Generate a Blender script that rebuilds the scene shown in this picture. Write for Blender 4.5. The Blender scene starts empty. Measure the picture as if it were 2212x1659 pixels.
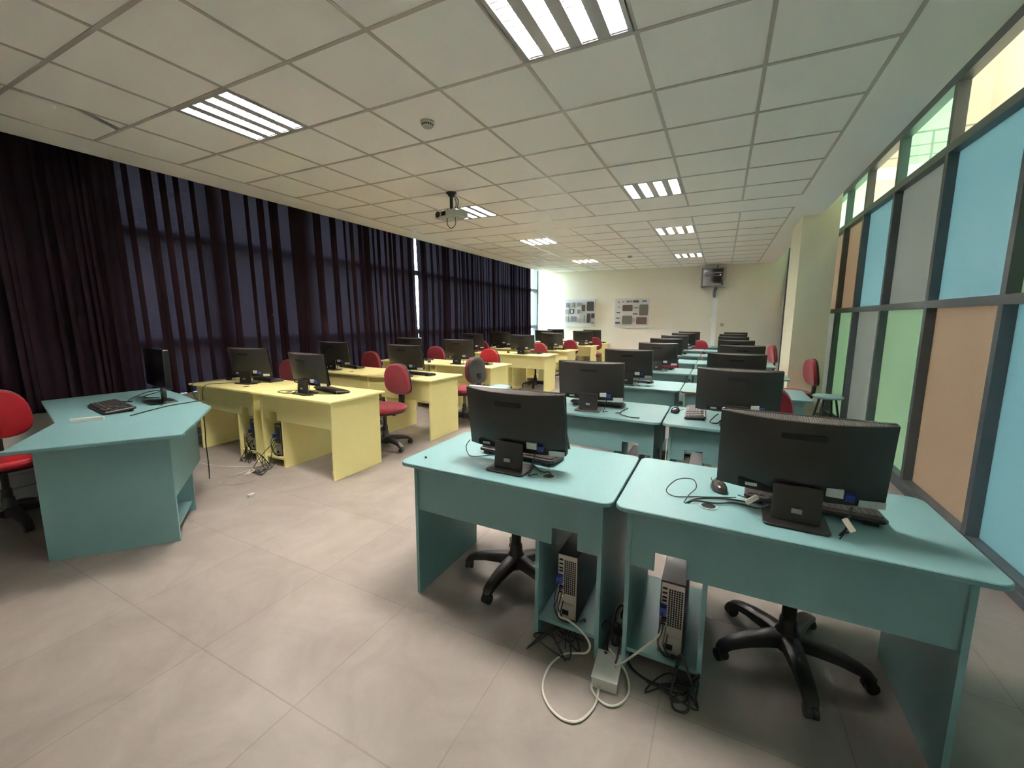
import bpy, math, random
from mathutils import Vector, Matrix, Euler
random.seed(7)
R = math.radians
S = bpy.context.scene
col = S.collection

# ---------------------------------------------------------------- camera, world, exposure
ZC = 1.482
CEIL = 2.893
cam_d = bpy.data.cameras.new('camera'); cam = bpy.data.objects.new('camera', cam_d); col.objects.link(cam)
cam_d.sensor_width = 36; cam_d.sensor_fit = 'HORIZONTAL'
cam_d.lens = 894.13 / 2212 * 36
cam_d.shift_x = (1106 - 1111.277) / 2212
cam_d.shift_y = (811.66 - 829.5) / 2212
cam_d.clip_start = 0.05
def set_cam(yaw, pitch, roll):
    cy, sy, cp, sp, cr, sr = math.cos(yaw), math.sin(yaw), math.cos(pitch), math.sin(pitch), math.cos(roll), math.sin(roll)
    f = Vector((-sy * cp, cy * cp, sp)); rt = Vector((cy, sy, 0)); up = rt.cross(f)
    r = cr * rt + sr * up; u = -sr * rt + cr * up
    m = Matrix((r, u, -f)).transposed().to_4x4(); m.translation = Vector((0, 0, ZC)); cam.matrix_world = m
set_cam(0.461, -0.1396, 0.0052)
S.camera = cam
w = bpy.data.worlds.new('sky'); S.world = w; w.use_nodes = True
wn = w.node_tree.nodes; wl = w.node_tree.links
bg = wn['Background']
tc = wn.new('ShaderNodeTexCoord'); sx = wn.new('ShaderNodeSeparateXYZ'); cr_ = wn.new('ShaderNodeValToRGB')
wl.new(tc.outputs['Generated'], sx.inputs[0]); wl.new(sx.outputs['Z'], cr_.inputs[0])
cr_.color_ramp.elements[0].position = 0.0; cr_.color_ramp.elements[0].color = (0.95, 1.0, 0.92, 1)
cr_.color_ramp.elements[1].position = 0.5; cr_.color_ramp.elements[1].color = (0.62, 0.80, 1.0, 1)
wl.new(cr_.outputs[0], bg.inputs[0]); bg.inputs[1].default_value = 16.0
S.view_settings.view_transform = 'Standard'; S.view_settings.look = 'None'
S.view_settings.exposure = 1.08; S.view_settings.gamma = 1.0; S.view_settings.use_curve_mapping = False
S.cycles.use_denoising = True
S.cycles.max_bounces = 8; S.cycles.diffuse_bounces = 5; S.cycles.glossy_bounces = 3; S.cycles.transparent_max_bounces = 12
S.cycles.sample_clamp_indirect = 30
TUBE_POWER = 235.0

# ---------------------------------------------------------------- materials
def mat(name, c, rough=0.5, metal=0.0, spec=0.5, noise=0, nscale=20, bump=0, bscale=200, emit=None, sheen=0):
    m = bpy.data.materials.new(name); m.use_nodes = True
    n = m.node_tree.nodes; l = m.node_tree.links; b = n['Principled BSDF']
    b.inputs['Base Color'].default_value = (*c, 1); b.inputs['Roughness'].default_value = rough
    b.inputs['Metallic'].default_value = metal; b.inputs['Specular IOR Level'].default_value = spec
    t = n.new('ShaderNodeTexCoord')
    if noise:
        t1 = n.new('ShaderNodeTexNoise'); t1.inputs['Scale'].default_value = nscale; t1.inputs['Detail'].default_value = 5
        r = n.new('ShaderNodeMapRange'); r.inputs[3].default_value = 1 - noise; r.inputs[4].default_value = 1 + noise
        mx = n.new('ShaderNodeVectorMath'); mx.operation = 'SCALE'; mx.inputs[0].default_value = c
        l.new(t.outputs['Object'], t1.inputs['Vector']); l.new(t1.outputs['Fac'], r.inputs[0]); l.new(r.outputs[0], mx.inputs['Scale'])
        l.new(mx.outputs[0], b.inputs['Base Color'])
    if bump:
        t2 = n.new('ShaderNodeTexNoise'); t2.inputs['Scale'].default_value = bscale
        bp = n.new('ShaderNodeBump'); bp.inputs['Strength'].default_value = bump; bp.inputs['Distance'].default_value = 0.002
        l.new(t.outputs['Object'], t2.inputs['Vector']); l.new(t2.outputs['Fac'], bp.inputs['Height']); l.new(bp.outputs[0], b.inputs['Normal'])
    if sheen: b.inputs['Sheen Weight'].default_value = sheen
    if emit: b.inputs['Emission Color'].default_value = (*emit[0], 1); b.inputs['Emission Strength'].default_value = emit[1]
    return m
M = {}
M['teal'] = mat('teal_laminate', (0.165, 0.318, 0.325), 0.42, noise=0.03, nscale=9, bump=0.06, bscale=600)
M['yellow'] = mat('yellow_laminate', (0.93, 0.85, 0.38), 0.45, noise=0.02, nscale=9, bump=0.05, bscale=600)
M['black'] = mat('black_plastic', (0.016, 0.015, 0.014), 0.38, bump=0.08, bscale=900)
M['shell'] = mat('monitor_shell', (0.018, 0.016, 0.014), 0.42, bump=0.1, bscale=1200)
M['gloss'] = mat('gloss_black', (0.008, 0.008, 0.009), 0.15)
M['slot'] = mat('slot_black', (0.003, 0.003, 0.003), 0.8)
M['grille'] = mat('grille_grey', (0.09, 0.08, 0.075), 0.4)
M['base'] = mat('chair_base_plastic', (0.018, 0.017, 0.016), 0.45)
M['red'] = mat('red_fabric', (0.21, 0.012, 0.024), 0.85, noise=0.12, nscale=60, bump=0.4, bscale=500, sheen=0.15)
M['redvinyl'] = mat('red_vinyl', (0.33, 0.012, 0.022), 0.42, noise=0.05, nscale=20)
M['white'] = mat('white_plastic', (0.62, 0.62, 0.58), 0.4)
M['cablew'] = mat('cable_white', (0.62, 0.60, 0.52), 0.45)
M['cableb'] = mat('cable_black', (0.012, 0.012, 0.013), 0.45)
M['chrome'] = mat('chrome', (0.75, 0.75, 0.76), 0.2, metal=1)
M['steel'] = mat('bare_steel', (0.45, 0.44, 0.40), 0.45, metal=0.7)
M['blue'] = mat('blue_plug', (0.012, 0.03, 0.22), 0.4)
M['purple'] = mat('purple_plug', (0.07, 0.03, 0.10), 0.4)
M['sticker'] = mat('white_sticker', (0.55, 0.56, 0.55), 0.55, noise=0.25, nscale=160)
M['green_led'] = mat('green_led', (0.3, 0.8, 0.1), 0.4, emit=((0.5, 1.0, 0.1), 3))
M['red_led'] = mat('red_led', (0.8, 0.05, 0.05), 0.4, emit=((1.0, 0.12, 0.1), 5))
M['frame'] = mat('dark_window_frame', (0.075, 0.095, 0.105), 0.45)
M['wall'] = mat('cream_wall_paint', (0.86, 0.81, 0.70), 0.75, noise=0.03, nscale=3, bump=0.15, bscale=120)
M['pier'] = mat('pier_paint', (0.84, 0.80, 0.60), 0.7, noise=0.03, nscale=3)
M['dwall'] = mat('dark_wall', (0.02, 0.018, 0.02), 0.9)
M['white_wall'] = mat('white_wall', (0.84, 0.82, 0.77), 0.8)
M['atrium'] = mat('atrium_wall', (0.60, 0.56, 0.50), 0.9, noise=0.03, nscale=1)
M['ceiltile'] = mat('ceiling_tile', (0.93, 0.895, 0.86), 0.95, noise=0.03, nscale=160, bump=0.5, bscale=260)
M['soffit'] = mat('soffit_paint', (0.93, 0.895, 0.86), 0.85)
M['tbar'] = mat('ceiling_grid_bar', (0.50, 0.46, 0.42), 0.30)
M['reflector'] = mat('lamp_reflector', (0.82, 0.82, 0.82), 0.35, metal=0.6)
M['tube'] = mat('lamp_tube', (0.9, 0.9, 0.9), 0.4, emit=((1.0, 0.905, 0.83), TUBE_POWER))
M['dark_void'] = mat('dark_void', (0.02, 0.02, 0.02), 0.9)
M['board'] = mat('display_board', (0.70, 0.70, 0.72), 0.5)
M['pcb1'] = mat('circuit_brown', (0.10, 0.065, 0.05), 0.6, noise=0.7, nscale=30)
M['pcb2'] = mat('circuit_grey', (0.14, 0.13, 0.10), 0.6, noise=0.7, nscale=30)
M['part1'] = mat('part_grey', (0.24, 0.25, 0.28), 0.5, noise=0.3, nscale=30)
M['part2'] = mat('part_dark', (0.05, 0.05, 0.055), 0.5, noise=0.5, nscale=30)
M['part3'] = mat('part_light', (0.42, 0.42, 0.40), 0.5)
M['silver'] = mat('silver_plastic', (0.34, 0.33, 0.30), 0.4)
M['stool'] = mat('stool_seat', (0.22, 0.38, 0.38), 0.6)
M['stoolleg'] = mat('stool_leg', (0.03, 0.025, 0.022), 0.4)
M['rail'] = mat('rail_metal', (0.20, 0.22, 0.20), 0.5)
M['brown'] = mat('bare_chipboard_edge', (0.22, 0.09, 0.04), 0.8)
M['smoke'] = mat('detector_plastic', (0.55, 0.53, 0.46), 0.5)
M['trunk'] = mat('grey_trunking', (0.30, 0.30, 0.32), 0.5)
M['ground'] = mat('outside_ground', (0.12, 0.16, 0.07), 0.95, noise=0.4, nscale=0.5)

def floor_mat():
    m = bpy.data.materials.new('floor_tile'); m.use_nodes = True
    n = m.node_tree.nodes; l = m.node_tree.links; b = n['Principled BSDF']
    t = n.new('ShaderNodeTexCoord'); mp = n.new('ShaderNodeMapping'); mp.inputs['Location'].default_value = (1.371, -0.875, 0)
    l.new(t.outputs['Object'], mp.inputs[0])
    br = n.new('ShaderNodeTexBrick'); br.offset = 0; br.squash = 1
    br.inputs['Scale'].default_value = 1; br.inputs['Brick Width'].default_value = 0.624; br.inputs['Row Height'].default_value = 0.624
    br.inputs['Mortar Size'].default_value = 0.0034; br.inputs['Mortar Smooth'].default_value = 0.3; br.inputs['Bias'].default_value = 0
    br.inputs['Color1'].default_value = (0.97, 0.97, 0.97, 1); br.inputs['Color2'].default_value = (1.03, 1.03, 1.03, 1); br.inputs['Mortar'].default_value = (0.80, 0.79, 0.78, 1)
    l.new(mp.outputs[0], br.inputs[0])
    n1 = n.new('ShaderNodeTexNoise'); n1.inputs['Scale'].default_value = 2.6; n1.inputs['Detail'].default_value = 8; n1.inputs['Roughness'].default_value = 0.62; n1.inputs['Distortion'].default_value = 0.8
    l.new(t.outputs['Object'], n1.inputs[0])
    r = n.new('ShaderNodeValToRGB'); r.color_ramp.elements[0].position = 0.33; r.color_ramp.elements[1].position = 0.68
    r.color_ramp.elements[0].color = (0.232, 0.203, 0.182, 1); r.color_ramp.elements[1].color = (0.305, 0.271, 0.244, 1)
    l.new(n1.outputs['Fac'], r.inputs[0])
    mx = n.new('ShaderNodeMix'); mx.data_type = 'RGBA'; mx.blend_type = 'MULTIPLY'; mx.inputs['Factor'].default_value = 1
    l.new(r.outputs[0], mx.inputs[6]); l.new(br.outputs['Color'], mx.inputs[7]); l.new(mx.outputs[2], b.inputs['Base Color'])
    b.inputs['Roughness'].default_value = 0.42; b.inputs['Specular IOR Level'].default_value = 0.32
    bp = n.new('ShaderNodeBump'); bp.inputs['Strength'].default_value = 0.25; bp.inputs['Distance'].default_value = 0.002; bp.invert = True
    l.new(br.outputs['Fac'], bp.inputs['Height']); l.new(bp.outputs[0], b.inputs['Normal'])
    return m
M['floor'] = floor_mat()

def facing_mix(n, l, k):
    lw = n.new('ShaderNodeLayerWeight'); lw.inputs[0].default_value = 0.5
    p = n.new('ShaderNodeMath'); p.operation = 'POWER'; p.inputs[1].default_value = 4; l.new(lw.outputs['Facing'], p.inputs[0])
    q = n.new('ShaderNodeMath'); q.operation = 'MULTIPLY_ADD'; q.inputs[1].default_value = k; q.inputs[2].default_value = 0.03; l.new(p.outputs[0], q.inputs[0])
    return q
def frosted(name, c, k=1.0):
    m = bpy.data.materials.new(name); m.use_nodes = True
    n = m.node_tree.nodes; l = m.node_tree.links; n.remove(n['Principled BSDF'])
    tr = n.new('ShaderNodeBsdfTranslucent'); tr.inputs[0].default_value = (*[x * k for x in c], 1)
    df = n.new('ShaderNodeBsdfDiffuse'); df.inputs[0].default_value = (*[x * 0.5 for x in c], 1)
    gl = n.new('ShaderNodeBsdfGlossy'); gl.inputs['Roughness'].default_value = 0.35; gl.inputs[0].default_value = (0.8, 0.8, 0.8, 1)
    a = n.new('ShaderNodeMixShader'); a.inputs[0].default_value = 0.45; l.new(tr.outputs[0], a.inputs[1]); l.new(df.outputs[0], a.inputs[2])
    fr = facing_mix(n, l, 0.3)
    b = n.new('ShaderNodeMixShader'); l.new(fr.outputs[0], b.inputs[0]); l.new(a.outputs[0], b.inputs[1]); l.new(gl.outputs[0], b.inputs[2])
    l.new(b.outputs[0], n['Material Output'].inputs[0]); return m
def clear(name, c):
    m = bpy.data.materials.new(name); m.use_nodes = True
    n = m.node_tree.nodes; l = m.node_tree.links; n.remove(n['Principled BSDF'])
    tr = n.new('ShaderNodeBsdfTransparent'); tr.inputs[0].default_value = (*c, 1)
    gl = n.new('ShaderNodeBsdfGlossy'); gl.inputs['Roughness'].default_value = 0.05
    fr = facing_mix(n, l, 0.35)
    b = n.new('ShaderNodeMixShader'); l.new(fr.outputs[0], b.inputs[0]); l.new(tr.outputs[0], b.inputs[1]); l.new(gl.outputs[0], b.inputs[2])
    l.new(b.outputs[0], n['Material Output'].inputs[0]); return m
M['f_tan'] = frosted('frosted_tan_glass', (0.66, 0.53, 0.42))
M['f_blue'] = frosted('frosted_blue_glass', (0.50, 0.72, 0.76))
M['f_grey'] = frosted('frosted_grey_glass', (0.52, 0.53, 0.50))
M['f_green'] = frosted('frosted_green_glass', (0.58, 0.74, 0.56))
M['c_green'] = clear('green_tinted_glass', (0.80, 1.0, 0.80))
M['c_peach'] = clear('peach_tinted_glass', (1.0, 0.92, 0.76))
M['added_dimmer'] = clear('added_dimmer_glass', (0.54, 0.52, 0.50))  # tint of the added atrium roof pane, cuts the sky light
M['glass'] = clear('window_glass', (0.92, 0.97, 0.98))
def curtain_mat():
    m = bpy.data.materials.new('dark_purple_curtain'); m.use_nodes = True
    n = m.node_tree.nodes; l = m.node_tree.links; n.remove(n['Principled BSDF'])
    df = n.new('ShaderNodeBsdfDiffuse'); tr = n.new('ShaderNodeBsdfTranslucent')
    t = n.new('ShaderNodeTexCoord'); mp = n.new('ShaderNodeMapping'); mp.inputs['Scale'].default_value = (6, 6, 60)
    nz = n.new('ShaderNodeTexNoise'); nz.inputs['Scale'].default_value = 3; nz.inputs['Detail'].default_value = 4
    l.new(t.outputs['Object'], mp.inputs[0]); l.new(mp.outputs[0], nz.inputs[0])
    r = n.new('ShaderNodeValToRGB'); r.color_ramp.elements[0].position = 0.3; r.color_ramp.elements[1].position = 0.7
    r.color_ramp.elements[0].color = (0.0016, 0.0013, 0.0018, 1); r.color_ramp.elements[1].color = (0.0042, 0.0033, 0.0044, 1)
    l.new(nz.outputs[0], r.inputs[0]); l.new(r.outputs[0], tr.inputs[0])
    df.inputs[0].default_value = (0.016, 0.009, 0.013, 1)
    a = n.new('ShaderNodeAddShader'); l.new(df.outputs[0], a.inputs[0]); l.new(tr.outputs[0], a.inputs[1])
    l.new(a.outputs[0], n['Material Output'].inputs[0]); return m
M['curtain'] = curtain_mat()

M['rail_dark'] = mat('dark_metal', (0.03, 0.035, 0.045), 0.4)
M['silverw'] = mat('projector_white', (0.50, 0.49, 0.46), 0.35)
M['whited'] = mat('duct_white', (0.92, 0.92, 0.92), 0.4)
M['trunkd'] = mat('pedestal_grey', (0.16, 0.16, 0.18), 0.5)

# ---------------------------------------------------------------- mesh helpers
class MB:
    def __init__(s): s.v = []; s.f = []; s.m = []; s.mi = 0
    def add(s, vs, fs):
        o = len(s.v); s.v += [tuple(v) for v in vs]; s.f += [tuple(i + o for i in f) for f in fs]; s.m += [s.mi] * len(fs); return s
    def box(s, x0, x1, y0, y1, z0, z1, mtx=None):
        vs = [Vector((x, y, z)) for z in (z0, z1) for y in (y0, y1) for x in (x0, x1)]
        if mtx: vs = [mtx @ v for v in vs]
        return s.add(vs, [(0, 2, 3, 1), (4, 5, 7, 6), (0, 1, 5, 4), (2, 6, 7, 3), (0, 4, 6, 2), (1, 3, 7, 5)])
    def prism(s, poly, z0, z1, mtx=None, bev=0):
        # poly counter-clockwise in xy
        n = len(poly); rings = []
        def inset(d):
            out = []
            for i in range(n):
                a = Vector(poly[i - 1]); b = Vector(poly[i]); c = Vector(poly[(i + 1) % n])
                e1 = (b - a).normalized(); e2 = (c - b).normalized()
                n1 = Vector((-e1.y, e1.x)); n2 = Vector((-e2.y, e2.x)); k = n1 + n2
                den = max(0.35, 1 + n1.dot(n2)); out.append(b + k * (d / den))
            return out
        if bev: rings = [(inset(bev), z0), (poly, z0 + bev), (poly, z1 - bev), (inset(bev), z1)]
        else: rings = [(poly, z0), (poly, z1)]
        vs = [Vector((p[0], p[1], z)) for pl, z in rings for p in pl]
        if mtx: vs = [mtx @ v for v in vs]
        fs = [tuple(range(n - 1, -1, -1)), tuple(range((len(rings) - 1) * n, len(rings) * n))]
        for k in range(len(rings) - 1):
            for i in range(n):
                j = (i + 1) % n; fs.append((k * n + i, k * n + j, (k + 1) * n + j, (k + 1) * n + i))
        return s.add(vs, fs)
    def tube(s, pts, r, seg=8, caps=True, radii=None):
        pts = [Vector(p) for p in pts]; n = len(pts); vs = []; up = None
        for i, p in enumerate(pts):
            t = (pts[min(i + 1, n - 1)] - pts[max(i - 1, 0)]).normalized()
            if up is None:
                up = t.orthogonal().normalized()
            else:
                up = (up - t * up.dot(t))
                up = up.normalized() if up.length > 1e-6 else t.orthogonal().normalized()
            b = t.cross(up); rr = radii[i] if radii else r
            for k in range(seg):
                a = 2 * math.pi * k / seg; vs.append(p + rr * (math.cos(a) * up + math.sin(a) * b))
        fs = [(i * seg + k, i * seg + (k + 1) % seg, (i + 1) * seg + (k + 1) % seg, (i + 1) * seg + k) for i in range(n - 1) for k in range(seg)]
        if caps: fs += [tuple(range(seg - 1, -1, -1)), tuple(range((n - 1) * seg, n * seg))]
        return s.add(vs, fs)
    def lathe(s, prof, seg=20, mtx=None):
        vs = []; n = len(prof)
        for r, z in prof:
            for k in range(seg):
                a = 2 * math.pi * k / seg; vs.append(Vector((r * math.cos(a), r * math.sin(a), z)))
        if mtx: vs = [mtx @ v for v in vs]
        fs = [(i * seg + k, i * seg + (k + 1) % seg, (i + 1) * seg + (k + 1) % seg, (i + 1) * seg + k) for i in range(n - 1) for k in range(seg)]
        fs += [tuple(range(seg - 1, -1, -1)), tuple(range((n - 1) * seg, n * seg))]
        return s.add(vs, fs)
    def build(s, name, mt, parent=None, smooth=False, loc=None, rot=None):
        me = bpy.data.meshes.new(name); me.from_pydata(s.v, [], s.f)
        mts = mt if isinstance(mt, (list, tuple)) else [mt]
        for x in mts: me.materials.append(M[x])
        for i, p in enumerate(me.polygons): p.material_index = s.m[i]
        if smooth:
            for p in me.polygons: p.use_smooth = True
        me.update()
        o = bpy.data.objects.new(name, me); col.objects.link(o)
        if parent: o.parent = parent
        if loc: o.location = loc
        if rot: o.rotation_euler = rot
        if smooth:
            md = o.modifiers.new('edge', 'EDGE_SPLIT'); md.split_angle = R(38)
        return o
def rrect(w, h, r, seg=5, cx=0, cy=0, corners=(1, 1, 1, 1)):
    out = []
    for i, (sx_, sy_, a0) in enumerate(((1, -1, -90), (1, 1, 0), (-1, 1, 90), (-1, -1, 180))):
        rr = r if corners[i] else 0.0005
        for k in range(seg + 1):
            a = R(a0 + 90 * k / seg); out.append((cx + sx_ * (w / 2 - rr) + rr * math.cos(a), cy + sy_ * (h / 2 - rr) + rr * math.sin(a)))
    return out
def tag(o, label=None, cat=None, group=None, kind=None):
    if label: o['label'] = label
    if cat: o['category'] = cat
    if group: o['group'] = group
    if kind: o['kind'] = kind
    return o
def empty(name, loc=(0, 0, 0), rz=0):
    o = bpy.data.objects.new(name, None); col.objects.link(o); o.location = loc; o.rotation_euler = (0, 0, rz)
    o.empty_display_size = 0.1; return o
def copy_tree(o, parent=None):
    c = o.copy(); col.objects.link(c); c.parent = parent
    for ch in KIDS.get(o.name, ()): copy_tree(ch, c)
    return c
KIDS = {}
def index_kids():
    KIDS.clear()
    for o in bpy.data.objects:
        if o.parent: KIDS.setdefault(o.parent.name, []).append(o)
def catmull(p, n=6, closed=False):
    p = [Vector(q) for q in p]; out = []; m = len(p)
    for i in range(m - 1):
        a, b, c, d = p[max(i - 1, 0)], p[i], p[i + 1], p[min(i + 2, m - 1)]
        for k in range(n):
            t = k / n; out.append(0.5 * ((2 * b) + (c - a) * t + (2 * a - 5 * b + 4 * c - d) * t * t + (3 * b - a - 3 * c + d) * t ** 3))
    out.append(p[-1]); return out
def struct(name, mb, mt, parent=None, **k):
    o = mb.build(name, mt, parent, **k)
    if not parent: o['kind'] = 'structure'
    return o

# ---------------------------------------------------------------- room shell
XL, XR, YB, YF = -5.62, 1.5, 12.5, -5.6
struct('floor', MB().box(-5.75, 1.62, YF - .1, YB + .1, -0.1, 0), 'floor')
struct('wall_back', MB().box(-5.75, 1.75, YB, YB + .15, 0, 3.7), 'wall')
struct('wall_front', MB().box(-5.75, 1.75, YF - .15, YF, 0, 3.7), 'white_wall')
# window wall: sill wall with a solid stretch near the teacher's desk
struct('wall_left', MB().box(-5.62, -5.42, YF, YB, 0, .62).box(-5.62, -5.42, YF, 2.02, .62, 3.35).box(-5.62, -5.42, 2.02, YB, 3.12, 3.35), 'white_wall')
struct('trim_1', MB().box(-5.64, -5.30, 2.02, YB, .60, .625), 'white')                       # window sill board
tr = struct('baseboard_left', MB().box(-5.42, -5.395, YF, YB, 0.0, 0.09).box(-5.42, -5.39, YF, YB, 0.11, 0.19), 'trunk')
# ceiling: tiles in a grid, plain strips round it
gx = [-4.679 + .6 * i for i in range(10)]
gy1 = [5.903 - .6 * i for i in range(19)][::-1]
gy2 = [6.503 + .6 * i for i in range(10)] + [YB]
LX = [(-3.479, -2.879), (-1.079, -0.479)]
LY = [(-4.297, -3.697), (1.703, 2.303), (4.703, 5.303), (7.103, 7.703), (10.103, 10.703)]  # first pair is unseen, added behind the camera to light the desk fronts
def is_lamp(x, y): return any(abs(x - a) < .05 for a, b in LX) and any(abs(y - a) < .05 for a, b in LY)
ct = MB()
BROKEN = (-4.679, 1.103)
for gy in (gy1, gy2):
    for i in range(len(gx) - 1):
        for j in range(len(gy) - 1):
            x0, x1, y0, y1 = gx[i], gx[i + 1], gy[j], gy[j + 1]
            if is_lamp(x0, y0) or (abs(x0 - BROKEN[0]) < .05 and abs(y0 - BROKEN[1]) < .05): continue
            ct.box(x0, x1, y0, y1, CEIL, CEIL + .015)
ct.mi = 1
z0, z1 = CEIL - .001, CEIL + .03
ct.box(-5.113, gx[0], YF, YB, z0, z1); ct.box(gx[-1], 1.12, YF, YB, z0, z1)
ct.box(gx[0], gx[-1], YF, gy1[0], z0, z1); ct.box(gx[0], gx[-1], 5.903, 6.503, z0, z1)
ct.box(1.10, 1.12, YF, YB, z1, 3.7)
ct.box(-5.113, -5.093, YF, YB, z1, 3.35)
struct('ceiling', ct, ['ceiltile', 'soffit'])
struct('trim_2', MB().box(-5.75, 1.75, YF, YB, 3.7, 3.8), 'dark_void')                        # slab above the suspended ceiling
struct('trim_3', MB().box(-5.62, -5.113, YF, YB, 3.35, 3.5), 'white_wall')                    # curtain box lid
gb = MB()
for x in gx:
    gb.box(x - .011, x + .011, gy1[0], 5.903, CEIL - .004, CEIL); gb.box(x - .011, x + .011, 6.503, YB, CEIL - .004, CEIL)
for gy in (gy1, gy2[:-1]):
    for y in gy: gb.box(gx[0], gx[-1], y - .011, y + .011, CEIL - .0045, CEIL)
struct('trim_4', gb, 'tbar')
# broken tile with a sagging corner piece
t = empty('ceiling_tile', (BROKEN[0], BROKEN[1], CEIL)); tag(t, 'cracked ceiling tile with a sagging corner above the teacher desk', 'ceiling tile')
MB().prism([(0, 0), (.545, 0), (.560, .16), (.598, .18), (.598, .24), (.40, .6), (0, .6)], 0.0, .007).build('panel', 'ceiltile', t)
q = MB().prism([(.596, .345), (.596, .596), (.465, .596)], 0, .006).build('broken_corner', 'ceiltile', t); q.location = (0, 0, .004)

# ---------------------------------------------------------------- right glazed wall and atrium
GZ = XR + .07
ym = [-4.74, -3.70, -2.66, -1.62, -.58, .46, 1.50, 2.54, 3.58, 4.63, 5.75, 6.80, 7.73, 8.7, 9.7, 10.8, 12.44]
# bays counted from the camera to the pier
hi = ['c_green', 'c_peach', 'c_green', 'c_peach', 'c_peach', 'c_peach', 'c_green', 'c_peach', 'c_green'] + ['c_green'] * 4
mid = ['f_blue', 'f_grey', 'f_tan', 'f_blue', 'f_green', 'f_blue', 'f_grey', 'f_blue', 'f_tan'] + ['f_tan'] * 4
low = ['f_tan', 'f_green', 'f_blue', 'f_green', 'f_blue', 'f_tan', 'f_green', 'f_grey', 'f_green'] + ['f_grey'] * 4
tn = 5
for y in ym:
    struct('trim_%d' % tn, MB().box(XR, GZ + .006, y - .028, y + .028, 0, 3.45), 'frame'); tn += 1
for (za, zb) in ((0, .10), (1.575, 1.635), (2.775, 2.84), (3.29, 3.45)):
    struct('trim_%d' % tn, MB().box(XR - .004, GZ + .006, YF, YB - .01, za, zb), 'frame'); tn += 1
ysp = [YF] + ym
for i in range(len(ysp) - 1):
    a, b = ysp[i] + .028, ysp[i + 1] - .028
    wdw = empty('window_%d' % (i + 1), (GZ, (a + b) / 2, 0)); wdw['kind'] = 'structure'
    hw = (b - a) / 2 + .005; k = max(0, i - 4)
    MB().box(-.004, .004, -hw, hw, .08, 1.59).build('lower_pane', low[k], wdw)
    MB().box(-.004, .004, -hw, hw, 1.62, 2.79).build('middle_pane', mid[k], wdw)
    MB().box(-.004, .004, -hw, hw, 2.82, 3.30).build('clerestory_pane', hi[k], wdw)
wn_ = len(ysp)
struct('wall_pier', MB().box(.905, 1.325, 7.1, 8.12, 0, 3.6), 'pier')
struct('trim_%d' % tn, MB().box(1.36, 1.5, 12.40, 12.5, 0, 3.45), 'frame'); tn += 1
struct('baseboard_right', MB().box(XR - .012, XR, YF, YB, 0, .06), 'frame')
# atrium beyond the glass
struct('wall_atrium', MB().box(6.5, 6.7, -9, 19, -.1, 11).box(1.75, 6.5, 17.6, 17.8, 5.5, 11).box(1.75, 6.5, 16.3, 16.5, -.1, 5.55).box(1.75, 6.5, -9.2, -9, -.1, 11), 'atrium')
struct('wall_above', MB().box(1.62, 1.75, -9, 19, 3.8, 11), 'atrium')
struct('floor_atrium', MB().box(1.62, 6.5, -9, 17, -.2, -.1).box(1.75, 6.5, 16.0, 17.6, 5.55, 5.79), 'white_wall')
wdw = empty('window_%d' % (wn_ + 20), (4.1, 4.5, 11)); wdw['kind'] = 'structure'
MB().box(-2.5, 2.5, -14, 14.6, 0, .01).build('added_dimmer_pane', 'added_dimmer', wdw)  # unseen roof pane, added to dim the sky light entering the atrium
ra = empty('railing', (0, 16.05, 5.79)); tag(ra, 'metal gallery railing seen through the green and peach clerestory glass', 'railing')
for z in (.24, .51): MB().tube([(1.75, 0, z), (6.5, 0, z)], .014, 6).build('rail', 'rail', ra)
MB().tube([(1.75, 0, .85), (6.5, 0, .85)], .026, 8).build('handrail', 'rail', ra)
for x in (2.47, 3.67, 4.87, 6.07): MB().box(x - .02, x + .02, -.02, .02, 0, .85).build('post', 'rail', ra)

# ---------------------------------------------------------------- window wall frames and glass
yl = [2.05, 2.93, 4.08, 5.18, 6.28, 7.38, 8.48, 9.58, 10.68, 11.58, 12.47]
wl_ = [.05, .16, .22, .12, .12, .12, .12, .12, .12, .12, .05]
for y, ww in zip(yl, wl_):
    struct('trim_%d' % tn, MB().box(-5.52, -5.385, y - ww / 2, y + ww / 2, .62, 3.12), 'frame'); tn += 1
for z, h in ((.64, .05), (1.2, .09), (2.335, .09), (3.1, .05)):
    struct('trim_%d' % tn, MB().box(-5.515, -5.39, 2.02, YB, z - h / 2, z + h / 2), 'frame'); tn += 1
for i in range(len(yl) - 1):
    wdw = empty('window_%d' % wn_, (-5.48, (yl[i] + yl[i + 1]) / 2, 0)); wdw['kind'] = 'structure'; wn_ += 1
    hw = (yl[i + 1] - yl[i]) / 2
    MB().box(-.003, .003, -hw, hw, .62, 3.12).build('pane', 'glass', wdw)
struct('wall_added_parapet', MB().box(-7.1, -7.0, -6, 20, -.5, 1.15), 'atrium')  # added parapet, blocks low sky so the curtains darken towards the bottom
struct('floor_outside', MB().box(-60, -5.7, -40, 60, -.5, -.4), 'ground')

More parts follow.
